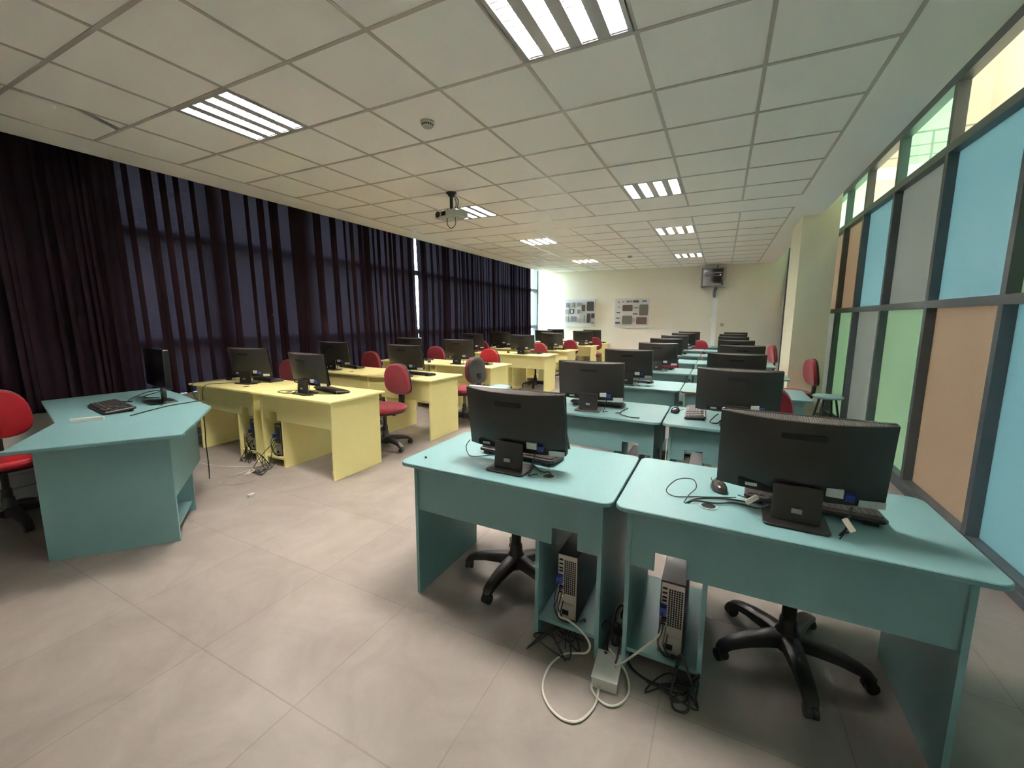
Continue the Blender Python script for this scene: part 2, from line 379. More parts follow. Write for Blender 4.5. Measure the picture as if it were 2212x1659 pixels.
# ---------------------------------------------------------------- curtains with overlapping pleats
def curtain(y0, y1, x, flat, fold, lean0, lean1, label, zbot=.63, ztop=3.2, seed=1, taper=0):
    rnd = random.Random(seed); path = []; y = y0
    tot = y1 - y0
    while y < y1 - .02:
        f = flat * rnd.uniform(.6, 1.35) if rnd.random() > .25 else flat * .25; g = fold * rnd.uniform(.75, 1.3)
        f = min(f, y1 - y)
        bulge = rnd.uniform(.012, .035)
        path += [(0, y), (bulge, y + f * .35), (bulge * .9, y + f * .8), (bulge * .4, y + f)]
        if y + f + g < y1:
            path += [(.045, y + f + g * .1), (.062, y + f - g * .6), (.075, y + f - g), (.085, y + f - g * .9), (.075, y + f - g * .4), (.03, y + f + .012)]
        y = y + f + .014
    pts = catmull([(p[0], p[1], 0) for p in path], 3)
    zs = [zbot, .9, 1.3, 1.8, 2.3, 2.8, ztop]; mb = MB(); n = len(pts); vs = []
    for z in zs:
        k = (ztop - z) / (ztop - zbot)
        for p in pts:
            fy = (p.y - y0) / tot; ln = (lean0 * (1 - fy) + lean1 * fy) * k
            sp = 1 - .25 * (1 - k)
            tp = taper * math.sin(math.pi * min(1, k * 1.02)) * (fy ** 3 if taper > 0 else (1 - fy) ** 3)
            vs.append((x + p.x * (0.55 + .3 * k), p.y + ln - tp, z))
    fs = [(j * n + i, j * n + i + 1, (j + 1) * n + i + 1, (j + 1) * n + i) for j in range(len(zs) - 1) for i in range(n - 1)]
    mb.add(vs, fs); o = mb.build('curtain', 'curtain', None, smooth=False)
    for p in o.data.polygons: p.use_smooth = True
    tag(o, label, 'curtain', 'curtains along the window wall')
    return o
curtain(-5.4, 2.99, -5.365, .12, .055, 0.0, 0.06, 'dark purple curtain nearest the camera, behind the teal corner desk', seed=3)
curtain(2.90, 6.43, -5.345, .16, .075, 0.03, 0.09, 'dark purple curtain behind the front yellow desks, left of the bright slit', seed=5, taper=.03)
curtain(6.47, 11.86, -5.345, .13, .06, 0.03, 0.08, 'dark purple curtain right of the bright slit, reaching the uncovered window', seed=9, taper=-.045)
o = MB().tube([(-5.27, YF + .05, 3.22), (-5.27, 12.3, 3.22)], .012, 8).build('curtain_rail', 'white'); tag(o, 'thin rail carrying the purple curtains above the windows', 'curtain rail')

# ---------------------------------------------------------------- ceiling lamps
def make_lamp():
    t = empty('ceiling_lamp')
    f = MB(); W = .298
    xs = [-.225, -.075, .075, .225]; sw = .042
    e = [-W] + sum([[x - sw, x + sw] for x in xs], []) + [W]
    for i in range(0, len(e), 2): f.box(e[i], e[i + 1], -W, W, -.004, .012)
    for a, b in ((-W, -.272), (.272, W)): f.box(-W, W, a, b, -.004, .012)
    f.box(-W, W, -W, W, .085, .095)
    for q0, q1 in ((-W, -W + .004), (W - .004, W)): f.box(q0, q1, -W, W, .012, .085).box(-W, W, q0, q1, .012, .085)
    f.build('frame', 'lampframe', t)
    for x in xs:
        r = MB(); L = .272
        r.add([(x - sw, -L, 0), (x - sw, L, 0), (x - .036, L, .045), (x - .036, -L, .045), (x - .015, L, .075), (x - .015, -L, .075), (x + .015, L, .075), (x + .015, -L, .075), (x + .036, L, .045), (x + .036, -L, .045), (x + sw, L, 0), (x + sw, -L, 0)],
              [(0, 1, 2, 3), (3, 2, 4, 5), (5, 4, 6, 7), (7, 6, 8, 9), (9, 8, 10, 11)])
        r.add([(x - sw, -L, 0), (x + sw, -L, 0), (x + .03, -L, .075), (x - .03, -L, .075)], [(0, 1, 2, 3)])
        r.add([(x - sw, L, 0), (x + sw, L, 0), (x + .03, L, .075), (x - .03, L, .075)], [(3, 2, 1, 0)])
        r.build('reflector', 'reflector', t)
        MB().tube([(x, -.268, .048), (x, .268, .048)], .013, 10).build('lamp_tube', 'tube', t)
        l = MB(); vs = []; fs = []; NB = 13
        for k in range(NB):
            y = -.264 + .044 * k; o_ = 6 * k
            vs += [(x - sw + .001, y - .004, .001), (x + sw - .001, y - .004, .001), (x + sw - .001, y + .004, .001), (x - sw + .001, y + .004, .001), (x - .038, y, .030), (x + .038, y, .030)]
            fs += [tuple(i + o_ for i in f) for f in ((0, 3, 2, 1), (0, 1, 5, 4), (2, 3, 4, 5))]
            if k < NB - 1: fs += [(o_ + 3, o_ + 6, o_ + 10, o_ + 4), (o_ + 2, o_ + 5, o_ + 11, o_ + 7)]
        l.add(vs, fs)
        l.build('louvre', 'reflector', t)
    return t
M['lampframe'] = mat('lamp_frame_paint', (0.45, 0.45, 0.45), 0.35)
lamp0 = make_lamp()

# ---------------------------------------------------------------- desks (origin: front left corner of the top on the floor)
def make_desk(mt, name, mirror, w_, rad):
    t = empty(name); d = .655; sgn = -1 if mirror else 1
    def X(a, b): return (a, b) if not mirror else (w_ - b, w_ - a)
    def bx(n, x0, x1, y0, y1, za, zb):
        a, b = X(x0, x1); return MB().box(a, b, y0, y1, za, zb).build(n, mt, t)
    top = MB().prism(rrect(w_, d, rad, 6, w_ / 2, d / 2), .725, .745, bev=.003).build('desk_top', mt, t)
    a, b = X(w_ - .43, w_ - .34); cx = w_ - .445 if not mirror else .31
    MB().lathe([(.032, .7452), (.034, .7462), (.034, .7475), (.027, .7478), (.027, .7455)], 24, Matrix.Translation((X(w_ - .335, w_ - .335)[0], .165, 0))).build('cable_grommet', 'grommet_' + mt, t)
    MB().lathe([(.026, .7453), (.026, .7464)], 20, Matrix.Translation((X(w_ - .335, w_ - .335)[0], .165, 0))).build('grommet_hole', 'slot', t)
    bx('side_panel', .06, .078, .05, .63, 0, .725)
    bx('side_panel', w_ - .063, w_ - .045, .05, .63, 0, .725)
    bx('divider_panel', w_ - .353, w_ - .335, .0605, .63, 0, .725)
    bx('shelf', w_ - .335, w_ - .063, .07, .63, .075, .093)
    mp = MB()
    x0, x1, xa, xb = .078, w_ - .063, w_ - .275, w_ - .155
    pol = [(x0, .475), (xa, .475), (xa, .555), (xb, .555), (xb, .475), (x1, .475), (x1, .725), (x0, .725)]
    if mirror: pol = [(w_ - p[0], p[1]) for p in pol][::-1]
    mp.prism([(p[0], p[1]) for p in pol], 0, .018, Matrix.Translation((0, .078, 0)) @ Matrix.Rotation(R(90), 4, 'X'))
    mp.build('modesty_panel', mt, t)
    return t
M['grommet_teal'] = mat('grommet_teal_ring', (0.30, 0.44, 0.43), 0.35)
M['grommet_yellow'] = mat('grommet_yellow_ring', (0.6, 0.55, 0.25), 0.4)
DESK = {('teal', 0): make_desk('teal', 'computer_desk', False, 1.10, .045), ('teal', 1): make_desk('teal', 'computer_desk', True, 1.13, .045),
        ('yellow', 0): make_desk('yellow', 'computer_desk', False, 1.11, .004), ('yellow', 1): make_desk('yellow', 'computer_desk', True, 1.115, .004)}

# ---------------------------------------------------------------- monitor (origin: middle of the base on the desk, screen towards +y)
def make_monitor(detail=True):
    t = empty('computer_monitor')
    MB().prism(rrect(.205, .165, .02, 4), 0, .008, bev=.002).build('base', 'black', t)
    pv = Matrix.Translation((0, .05, .235)) @ Matrix.Rotation(R(9), 4, 'X') @ Matrix.Translation((0, 0, -.235))
    W, z0, z1 = .53, .082, .392; n = 18; NV = 6
    # rear housing: bulges towards -y in the middle
    h = MB(); ring = []
    def dep(u, v): return .012 + .060 * max(0, (1 - abs(2 * u - 1) ** 2.3)) * (1 - .45 * max(0, 1 - v / .3) ** 2) * (1 - .12 * max(0, (v - .8) / .2) ** 2)
    vs = []; idx = {}
    for j in range(NV + 1):
        for i in range(n + 1):
            u, v = i / n, j / NV; idx[i, j] = len(vs); vs.append(Vector(((u - .5) * (W - .004), -dep(u, v), z0 + .002 + v * (z1 - z0 - .004))))
    fs = [(idx[i, j], idx[i + 1, j], idx[i + 1, j + 1], idx[i, j + 1]) for i in range(n) for j in range(NV)]
    o_ = len(vs)
    for i in range(n + 1): vs.append(Vector(((i / n - .5) * (W - .004), 0, z0 + .002)))
    for i in range(n + 1): vs.append(Vector(((i / n - .5) * (W - .004), 0, z1 - .002)))
    for i in range(n):
        fs.append((o_ + i, o_ + i + 1, idx[i + 1, 0], idx[i, 0])); fs.append((idx[i, NV], idx[i + 1, NV], o_ + n + 1 + i + 1, o_ + n + 1 + i))
    for i, jj in ((0, 0), (n, 1)):
        fs.append(tuple([o_ + i] + [idx[i, j] for j in range(NV + 1)] + [o_ + n + 1 + i]))
    h.add([pv @ v for v in vs], fs); shell = h.build('rear_housing', 'shell', t, smooth=True)
    b = MB(); b.prism(rrect(W, z1 - z0, .008, 3), 0, .016, pv @ Matrix.Translation((0, 0, (z0 + z1) / 2)) @ Matrix.Rotation(R(-90), 4, 'X'), bev=.002); b.build('bezel', 'gloss', t)
    sc = MB(); sc.box(-W / 2 + .014, W / 2 - .014, .0162, .0168, z0 + .02, z1 - .012, pv); sc.build('screen', 'screen_off', t)
    if detail:
        g = MB()
        for k in range(64):                                         # vent slits along the top of the housing
            u = (k + 1.0) / 66; x = (u - .5) * (W - .03); dd = dep(.5 + x / (W - .004), 1)
            g.box(x - .0019, x + .0019, -dd + .003, -.004, z1 - .0022, z1 + .0006, pv)
        g.build('top_vent', 'grille', t)
    sl = MB(); sl.prism(rrect(.135, .022, .006, 3), 0, .004, pv @ Matrix.Translation((0, -.070, .338)) @ Matrix.Rotation(R(90), 4, 'X')); sl.build('handle_slot', 'slot', t)
    nk = MB(); nk.prism(rrect(.150, .135, .010, 3, 0, .0675), 0, .012, Matrix.Translation((0, -.022, .004)) @ Matrix.Rotation(R(84), 4, 'X'), bev=.002)
    nk.box(-.04, .04, -.02, .02, .09, .126)
    o = nk.build('neck', 'black', t)
    MB().box(-.016, .016, -.043, -.036, .046, .062).build('logo_mark', 'chromedull', t)
    MB().box(.085, .135, -.0665, -.050, .122, .154, pv).build('label_sticker', 'sticker', t)
    MB().box(.185, .262, -.0325, -.0305, .086, .112, pv @ Matrix.Translation((.223, -.03, .1)) @ Matrix.Rotation(R(8), 4, 'Z') @ Matrix.Translation((-.223, .03, -.1))).build('property_sticker', 'sticker', t)
    MB().box(-.19, -.06, -.0560, -.040, .100, .128, pv).build('port_recess', 'slot', t)
    MB().box(-.165, -.125, -.0575, -.045, .108, .121, pv).build('power_socket', 'steel', t)
    p = MB().box(.140, .166, -.070, -.044, .116, .142, pv).build('video_plug', 'blue', t)
    c = MB(); c.tube(catmull([(.150, -.05, .11), (.140, -.062, .04), (.125, -.06, .006), (.14, -.035, .006), (.155, -.02, .004)], 5), .0032, 6); c.build('cable', 'cableb', t)
    return t
M['screen_off'] = mat('screen_off', (0.006, 0.006, 0.008), 0.12)
M['chromedull'] = mat('dull_metal', (0.30, 0.29, 0.28), 0.4, metal=.6)
MON = make_monitor()

def make_keyboard():
    t = empty('keyboard'); m = Matrix.Translation((0, -.07, 0)) @ Matrix.Rotation(R(6.5), 4, 'X') @ Matrix.Translation((0, .07, 0))
    b = MB(); b.prism([(-.22, -.07), (.22, -.07), (.225, -.06), (.225, .06), (.215, .075), (-.215, .075), (-.225, .06), (-.225, -.06)], 0, .017, m, bev=.004)
    for x in (-.18, .18): b.box(x - .02, x + .02, .05, .062, 0, .018)
    b.build('keyboard_body', 'black', t)
    NC, NR = 22, 6; xs = [-.212 + .424 * i / NC for i in range(NC + 1)]; ys = [.062 - .0205 * j for j in range(NR + 1)]
    vs = [m @ Vector((x, y, .0165)) for y in ys for x in xs]; fs = []
    def key(i0, i1, j):
        base = [j * (NC + 1) + i for i in range(i0, i1 + 1)] + [(j + 1) * (NC + 1) + i for i in range(i1, i0 - 1, -1)]
        o = len(vs); x0, x1, y0, y1 = xs[i0] + .0018, xs[i1] - .0018, ys[j] - .0015, ys[j + 1] + .003
        n = i1 - i0
        for i in range(i0, i1 + 1): vs.append(m @ Vector((x0 + (x1 - x0) * (i - i0) / n, y0, .0245)))
        for i in range(i1, i0 - 1, -1): vs.append(m @ Vector((x0 + (x1 - x0) * (i - i0) / n, y1, .0245)))
        q = len(base); fs.append(tuple(range(o + q - 1, o - 1, -1)))
        for k in range(q): fs.append((base[k], base[(k + 1) % q], o + (k + 1) % q, o + k)[::-1])
    for j in range(NR):
        i = 0
        while i < NC:
            if i in (14, 18) : fs.append((j * (NC + 1) + i, j * (NC + 1) + i + 1, (j + 1) * (NC + 1) + i + 1, (j + 1) * (NC + 1) + i)[::-1]); i += 1; continue
            i1 = 10 if (j == 5 and i == 4) else i + 1
            key(i, i1, j); i = i1
    MB().add(vs, fs).build('key_block', 'key', t)
    return t
M['key'] = mat('key_plastic', (0.028, 0.024, 0.023), 0.45)
KB = make_keyboard()
def make_mouse():
    mb = MB(); n = 14; rings = []
    vs = []
    for j in range(7):
        v = j / 6; z = .036 * math.sin(v * math.pi / 2); s_ = math.cos(v * math.pi / 2) ** .55 if j < 6 else .02
        for k in range(n):
            a = 2 * math.pi * k / n; vs.append((.031 * s_ * math.cos(a), .053 * s_ * math.sin(a) - .006 * v, .004 + z * (1 + .15 * math.sin(a)) * .92))
    mb.add(vs, [(j * n + k, j * n + (k + 1) % n, (j + 1) * n + (k + 1) % n, (j + 1) * n + k) for j in range(6) for k in range(n)] + [tuple(range(n - 1, -1, -1)), tuple(range(6 * n, 7 * n))])
    mb.tube([(0, .05, .006), (.002, .08, .003), (.012, .13, .003)], .0018, 5)
    t = empty('computer_mouse'); mb.build('mouse_body', 'mouse', t, smooth=True)
    MB().box(-.003, .003, .022, .036, .034, .040).build('scroll_wheel', 'slot', t)
    return t
M['mouse'] = mat('mouse_plastic', (0.035, 0.03, 0.028), 0.22)
MOUSE = make_mouse()

# ---------------------------------------------------------------- computer tower (origin: middle of its base; rear panel towards -y)
def make_tower():
    t = empty('computer_tower')
    MB().prism(rrect(.097, .36, .004, 2), 0, .325, bev=.003).build('case', 'black', t)
    y = -.1802
    rp = MB().box(-.044, .044, y - .002, y + .001, .008, .318).build('rear_panel', 'steel', t)
    g = MB()
    for i in range(6):
        for j in range(17):
            x = -.012 + i * .0095; z = .135 + j * .0098; g.box(x - .0034, x + .0034, y - .003, y - .0015, z - .0036, z + .0036)
    g.build('vent_grille', 'slot', t)
    MB().box(-.035, .035, y - .006, y - .001, .015, .085).build('power_supply', 'steel', t)
    MB().box(-.022, .010, y - .0075, y - .005, .028, .052).build('power_inlet', 'slot', t)
    for z in (.13, .145, .235, .25, .27, .29): MB().box(-.040, -.022, y - .0035, y - .001, z, z + .008).build('port', 'slot', t)
    MB().box(-.045, -.020, y - .028, y - .002, .185, .222).build('video_plug', 'blue', t)
    MB().box(-.030, -.012, y - .012, y - .002, .115, .128).build('network_socket', 'steel', t)
    MB().box(-.020, -.018, y - .0135, y - .0115, .122, .124).build('link_light', 'green_led', t)
    MB().box(-.036, -.018, y - .02, y - .002, .155, .168).build('audio_plug', 'purple', t)
    rnd = random.Random(4)
    for k in range(4):
        c = MB(); x = -.034 + .008 * k
        c.tube(catmull([(x, y - .025, .20 - .03 * k), (x - .004, y - .05, .16 - .03 * k), (x + rnd.uniform(-.02, .02), y - .045, .07), (x + .02, y - .03, .012), (x + .05, y - .005, .010)], 4), .0028, 6); c.build('cable', 'cableb', t)
    return t
TOWER = make_tower()

# ---------------------------------------------------------------- swivel chair (origin: hub on the floor, sitter faces -y)
def cushion(mb, w_, h, th, mtx, nx=12, ny=12, ex=2.7, top=.0, curve=0.0):
    # rounded pad with superellipse outline
    n = 28; rows = [(.72, -.5), (.93, -.42), (1, -.1), (1, .12), (.95, .38), (.82, .47), (.5, .5), (.02, .52)]
    vs = []
    for s_, tz in rows:
        for k in range(n):
            a = 2 * math.pi * k / n; c, d = math.cos(a), math.sin(a)
            x = math.copysign(abs(c) ** (2 / ex), c) * w_ / 2 * s_; y = math.copysign(abs(d) ** (2 / ex), d) * h / 2 * s_
            if top: x *= 1 - top * (y / h + .5)
            vs.append(mtx @ Vector((x, y, tz * th + curve * (x / (w_ / 2)) ** 2)))
    m = len(rows)
    mb.add(vs, [(j * n + k, j * n + (k + 1) % n, (j + 1) * n + (k + 1) % n, (j + 1) * n + k) for j in range(m - 1) for k in range(n)] + [tuple(range(n - 1, -1, -1)), tuple(range((m - 1) * n, m * n))])
def make_chair(red='red', legrot=-80):
    t = empty('swivel_chair')
    s_ = MB(); cushion(s_, .46, .44, .07, Matrix.Translation((0, 0, .465)), top=-.06); s_.build('seat', red, t, smooth=True)
    s_ = MB(); cushion(s_, .42, .40, .03, Matrix.Translation((0, 0, .425)), top=-.06); s_.build('seat_pan', 'base', t, smooth=True)
    bm = Matrix.Translation((0, .225, .76)) @ Matrix.Rotation(R(98), 4, 'X')
    b = MB(); cushion(b, .43, .37, .065, bm, top=.20, curve=.035); bk = b.build('backrest', red, t, smooth=True)
    b = MB(); cushion(b, .43, .37, .028, bm @ Matrix.Translation((0, 0, -.034)), top=.20, curve=.035); b.build('back_shell', 'backshell', t, smooth=True)
    a = MB(); a.prism(rrect(.075, .030, .008, 2), 0, .26, Matrix.Translation((0, .262, .46)) @ Matrix.Rotation(R(-3), 4, 'X'))
    a.tube(catmull([(0, .05, .405), (0, .18, .40), (0, .25, .42), (0, .265, .50)], 5), .022, 8)
    a.build('back_bar', 'base', t)
    MB().lathe([(.026, .10), (.028, .12), (.028, .26), (.020, .262), (.020, .40), (.06, .402), (.06, .42)], 16).build('gas_column', 'base', t, smooth=True)
    MB().lathe([(.045, .055), (.052, .07), (.052, .125), (.036, .15), (.034, .19), (.028, .20)], 20).build('hub', 'base', t, smooth=True)
    MB().tube([(.02, .0, .405), (.16, -.03, .400), (.20, -.03, .405)], .006, 6).build('height_lever', 'base', t)
    for k in range(5):
        A = R(legrot + 72 * k); m = Matrix.Rotation(A, 4, 'Z'); l = MB(); vs = []
        prof = [(.03, .135, .036, .065), (.10, .130, .033, .054), (.18, .118, .029, .044), (.25, .098, .026, .036), (.287, .078, .025, .032), (.303, .060, .018, .022)]
        for x, z, hw, th in prof:
            for dy, dz in ((-1, -.9), (-1, -.15), (-.55, .0), (.55, .0), (1, -.15), (1, -.9)): vs.append(m @ Vector((x, dy * hw, z + dz * th)))
        l.add(vs, [(i * 6 + j, i * 6 + (j + 1) % 6, (i + 1) * 6 + (j + 1) % 6, (i + 1) * 6 + j) for i in range(5) for j in range(6)] + [(0, 1, 2, 3, 4, 5)[::-1], tuple(range(30, 36))])
        lo = l.build('leg', 'base', t, smooth=True)
        cm = m @ Matrix.Translation((.287, 0, .026)) @ Matrix.Rotation(R(25 * k), 4, 'Z')
        cs = MB(); cs.lathe([(.0245, -.022), (.0255, -.018), (.0255, -.006), (.0245, -.004)], 14, cm @ Matrix.Rotation(R(90), 4, 'X')); cs.lathe([(.0245, .004), (.0255, .006), (.0255, .018), (.0245, .022)], 14, cm @ Matrix.Rotation(R(90), 4, 'X'))
        cs.box(-.012, .020, -.005, .005, .0, .034, cm); cs.build('caster', 'base', lo)
    return t
M['backshell'] = mat('chair_back_shell', (0.04, 0.036, 0.034), 0.5)
CHAIR = make_chair(); CHAIRV = make_chair('redvinyl')
index_kids()
USED = set()
def place(proto, x, y, z=0, rz=0, label=None, cat=None, group=None):
    o = proto if proto.name not in USED else copy_tree(proto)
    USED.add(proto.name); o.location = (x, y, z); o.rotation_euler = (0, 0, R(rz)); return tag(o, label, cat, group)

# ================================================================ placements
ORD = ['first', 'second', 'third', 'fourth', 'fifth', 'sixth', 'seventh', 'eighth']
lamp_txt = {(0, -1): 'added unseen ceiling lamp behind the camera on the curtain side', (1, -1): 'added unseen ceiling lamp behind the camera on the glazed side', (0, 0): 'four-strip ceiling lamp above the teacher desk, nearest one on the curtain side', (1, 0): 'glaring ceiling lamp at the top edge of the picture',
            (0, 1): 'ceiling lamp partly hidden by the projector', (1, 1): 'ceiling lamp just before the plain strip, above the teal desks',
            (0, 2): 'ceiling lamp just past the plain strip, above the yellow desks', (1, 2): 'ceiling lamp just past the plain strip, above the teal desks',
            (0, 3): 'ceiling lamp nearest the back wall, above the yellow desks', (1, 3): 'ceiling lamp nearest the back wall, above the teal desks'}
for i, (xa, xb) in enumerate(LX):
    for j, (ya, yb) in enumerate(LY):
        place(lamp0, (xa + xb) / 2, (ya + yb) / 2, CEIL, 0, lamp_txt[i, j - 1], 'ceiling lamp', 'recessed ceiling lamps')

TR = [1.57 + 1.46 * k for k in range(8)]
YR = [2.44, 3.84, 5.28, 7.42, 8.75, 10.6, 11.82]
def rowname(k, n, c): return ('front' if k == 0 else 'back' if k == n - 1 else ORD[k]) + ' ' + c + ' row'
for k, y in enumerate(TR):
    for s_, x in ((0, -1.445), (1, -.335)):
        r = rowname(k, 8, 'teal')
        place(DESK['teal', s_], x, y, 0, 0, 'teal computer desk, %s of the pair in the %s' % (('left', 'right')[s_], r), 'desk', 'teal computer desks in two columns')
for k, y in enumerate(YR):
    for s_, x in ((0, -5.235), (1, -4.105)):
        r = rowname(k, 7, 'yellow')
        place(DESK['yellow', s_], x, y, 0, 0, 'yellow computer desk, %s in the %s' % (('curtain side', 'aisle side')[s_], r), 'desk', 'yellow computer desks in two columns')
# exposed chipboard on the third right teal desk
MB().box(.02, .30, -.002, .001, .727, .743).build('chipped_edge', 'brown', [o for o in bpy.data.objects if o.get('label', '').startswith('teal computer desk, right of the pair in the third')][0])

D = .7465
ML = [-.885, -.92, -.914, -.79, -.845, -.85, -.79, -.76]; MR = [.285, .13, .153, .26, .227, .22, .23, .33]
MLr = [0, 4, 0, 2, 3, 0, -2, 3]; MRr = [-2, 1, 0, 3, 0, 0, 2, 0]
for k, y in enumerate(TR):
    for s_, (X_, A_) in enumerate(((ML, MLr), (MR, MRr))):
        place(MON, X_[k], y + .175, D, A_[k], 'black monitor seen from behind on the %s teal desk, %s' % (('left', 'right')[s_], rowname(k, 8, 'teal')), 'monitor', 'monitors on the teal desks')
YM = [((-4.66, 12), (-3.55, -3)), ((-4.83, 3), (-3.56, 2)), ((-4.72, 0), (-3.72, 3)), ((-4.80, 0), (-3.62, 2)), ((-4.85, 3), (-3.50, 0)), ((-4.46, 0), (-3.33, 3)), ((-4.57, 0), (-3.42, 0))]
for k, y in enumerate(YR):
    for s_ in (0, 1):
        x, a = YM[k][s_]
        place(MON, x, y + (.30 if (k, s_) == (0, 0) else .18), D, a, 'black monitor seen from behind on the %s yellow desk, %s' % (('curtain-side', 'aisle-side')[s_], rowname(k, 7, 'yellow')), 'monitor', 'monitors on the yellow desks')
# keyboards
kb = {('t', 0, 0): (-.92, 1.935, -5), ('t', 0, 1): (.355, 1.90, -4), ('t', 1, 0): (-.91, 3.44, 3), ('t', 1, 1): (-.14, 3.45, 92), ('t', 2, 0): (-.89, 4.91, -2),
      ('y', 0, 0): (-4.70, 2.99, -6), ('y', 0, 1): (-3.44, 2.83, -12), ('y', 1, 0): (-4.83, 4.34, -8), ('y', 1, 1): (-3.47, 4.22, -6), ('y', 2, 1): (-3.42, 5.63, -6)}
rk = random.Random(12)
for k, y in enumerate(TR):
    for s_ in (0, 1):
        p = kb.get(('t', k, s_), ((ML, MR)[s_][k] + rk.uniform(-.03, .12), y + .40, rk.uniform(-8, 6)))
        place(KB, p[0], p[1], D, p[2] + 180, 'black keyboard on the %s teal desk, %s%s' % (('left', 'right')[s_], rowname(k, 8, 'teal'), ', turned sideways' if (k, s_) == (1, 1) else ''), 'keyboard', 'keyboards on the teal desks')
for k, y in enumerate(YR):
    for s_ in (0, 1):
        p = kb.get(('y', k, s_), (YM[k][s_][0] + rk.uniform(.02, .16), y + .42, rk.uniform(-10, 4)))
        place(KB, p[0], p[1], D, p[2] + 180, 'black keyboard on the %s yellow desk, %s' % (('curtain-side', 'aisle-side')[s_], rowname(k, 7, 'yellow')), 'keyboard', 'keyboards on the yellow desks')
for x, y, a, tx in ((.035, 1.93, 20, 'black mouse at the left edge of the front right teal monitor'), (-.285, 3.44, -20, 'black mouse beside the sideways keyboard on the second teal row'),
                    (-5.08, 2.78, 60, 'black mouse at the curtain end of the front yellow row'), (-4.25, 5.42, 30, 'black mouse on the third yellow row left of the monitor'),
                    (-3.98, 7.72, 30, 'black mouse on the fourth yellow row left of the monitor')):
    place(MOUSE, x, y, D, a, tx, 'mouse', 'computer mice on the desks')
# towers
for nm, X_, rows, n in (('teal', (-.555, -.105), TR, 8), ('yellow', (-4.30, -3.90), YR, 7)):
    for k in (0, 1, 2):
        for s_ in (0, 1):
            place(TOWER, X_[s_], rows[k] + .285, .0935, 0, 'black computer tower under the %s %s desk, %s' % ((('left', 'right') if nm == 'teal' else ('curtain-side', 'aisle-side'))[s_], nm, rowname(k, n, nm)), 'computer tower', 'computer towers under the desks')
# chairs
CH = [(-.975, 2.0, -16, 'red swivel chair behind the front left teal desk'), (.345, 2.0, 0, 'red swivel chair behind the front right teal desk'),
      (.36, 3.66, 0, 'red swivel chair behind the second-row right teal desk'), (-.75, 6.62, 0, 'red swivel chair behind the fourth-row left teal desk'),
      (.93, 6.82, -80, 'red swivel chair in the aisle beside the pier and round stool'), (.76, 9.93, -75, 'red swivel chair at the glazed-side end of the sixth teal row gap'),
      (-.46, 11.13, 0, 'red swivel chair behind the seventh-row left teal desk'),
      (-4.87, 3.2, 0, 'red swivel chair behind the curtain-side front yellow desk'), (-3.36, 3.46, -4, 'dark red swivel chair between the front and second yellow rows, aisle end'),
      (-4.93, 4.62, 0, 'red swivel chair behind the curtain-side second-row yellow desk'), (-3.22, 4.88, -98, 'red swivel chair seen from behind its shell between second and third yellow rows'),
      (-4.73, 6.05, 4, 'red swivel chair behind the curtain-side third-row yellow desk'),
      (-5.0, 8.15, 0, 'red swivel chair behind the curtain-side fourth-row yellow desk'), (-3.52, 8.1, 5, 'red swivel chair behind the aisle-side fourth-row yellow desk'),
      (-4.72, 9.55, 0, 'red swivel chair behind the curtain-side fifth-row yellow desk'), (-3.34, 9.58, -5, 'red swivel chair behind the aisle-side fifth-row yellow desk'),
      (-3.2, 11.36, 0, 'red swivel chair behind the aisle-side sixth-row yellow desk')]
for x, y, a, tx in CH: place(CHAIR, x, y, 0, a, tx, 'chair', 'red swivel chairs')
place(CHAIRV, -4.47, .90, 0, 82, 'bright red vinyl swivel chair at the teacher corner desk', 'chair', 'red swivel chairs')
place(CHAIRV, -3.60, 6.06, 0, 0, 'bright red swivel chair behind the aisle-side third-row yellow desk', 'chair', 'red swivel chairs')
# stools
def make_stool():
    t = empty('round_stool')
    MB().lathe([(.14, .485), (.16, .492), (.165, .505), (.160, .518), (.14, .522)], 28).build('seat', 'stool', t, smooth=True)
    for k in range(4):
        a = R(45 + 90 * k); c, s_ = math.cos(a), math.sin(a)
        MB().tube([(.09 * c, .09 * s_, .49), (.185 * c, .185 * s_, 0)], .013, 8).build('leg', 'stoolleg', t)
    MB().tube([(.135 * math.cos(R(45 + 90 * k)), .135 * math.sin(R(45 + 90 * k)), .26) for k in (0, 1, 2, 3, 0)], .008, 6).build('footrest_ring', 'stoolleg', t)
    return t
ST = make_stool(); index_kids()
place(ST, 1.27, 6.42, 0, 10, 'round pale teal stool with dark legs beside the glazed wall', 'stool')
place(ST, -2.77, 5.08, 0, 30, 'round pale teal stool at the aisle end of the third yellow row', 'stool')

# ---------------------------------------------------------------- teacher's corner desk
t = empty('corner_desk', (0, 0, 0)); tag(t, 'teal angular corner desk of the teacher at the left edge', 'desk')
A, B, C_, C2, D_, F_, E_ = (-3.45, .69), (-2.99, 1.33), (-3.73, 1.885), (-4.62, 2.07), (-5.14, 2.14), (-5.245, 1.33), (-4.08, 1.08)
MB().prism([A, B, C_, C2, D_, F_, E_], .722, .745, bev=.003).build('desk_top', 'teal', t)
def panel(n, p, q, za, zb, th=.018):
    p, q = Vector(p), Vector(q); e = (q - p).normalized(); nn = Vector((-e.y, e.x)) * th
    return MB().prism([p, q, q + nn, p + nn], za, zb).build(n, 'teal', t)
a_, b_, c_ = (-3.556, .831), (-3.13, 1.319), (-3.80, 1.80)
panel('end_panel', a_, b_, 0, .722)
panel('front_panel', b_, c_, .30, .722)
bb = Vector(b_); cc = Vector(c_); e = (cc - bb).normalized(); nn = Vector((-e.y, e.x))
def q_(s1, d1): v = bb + e * s1 + nn * d1; return (v.x, v.y)
MB().prism([q_(.06, .018), q_(.50, .018), q_(.50, .40), q_(.06, .40)], .06, .078).build('shelf', 'teal', t)
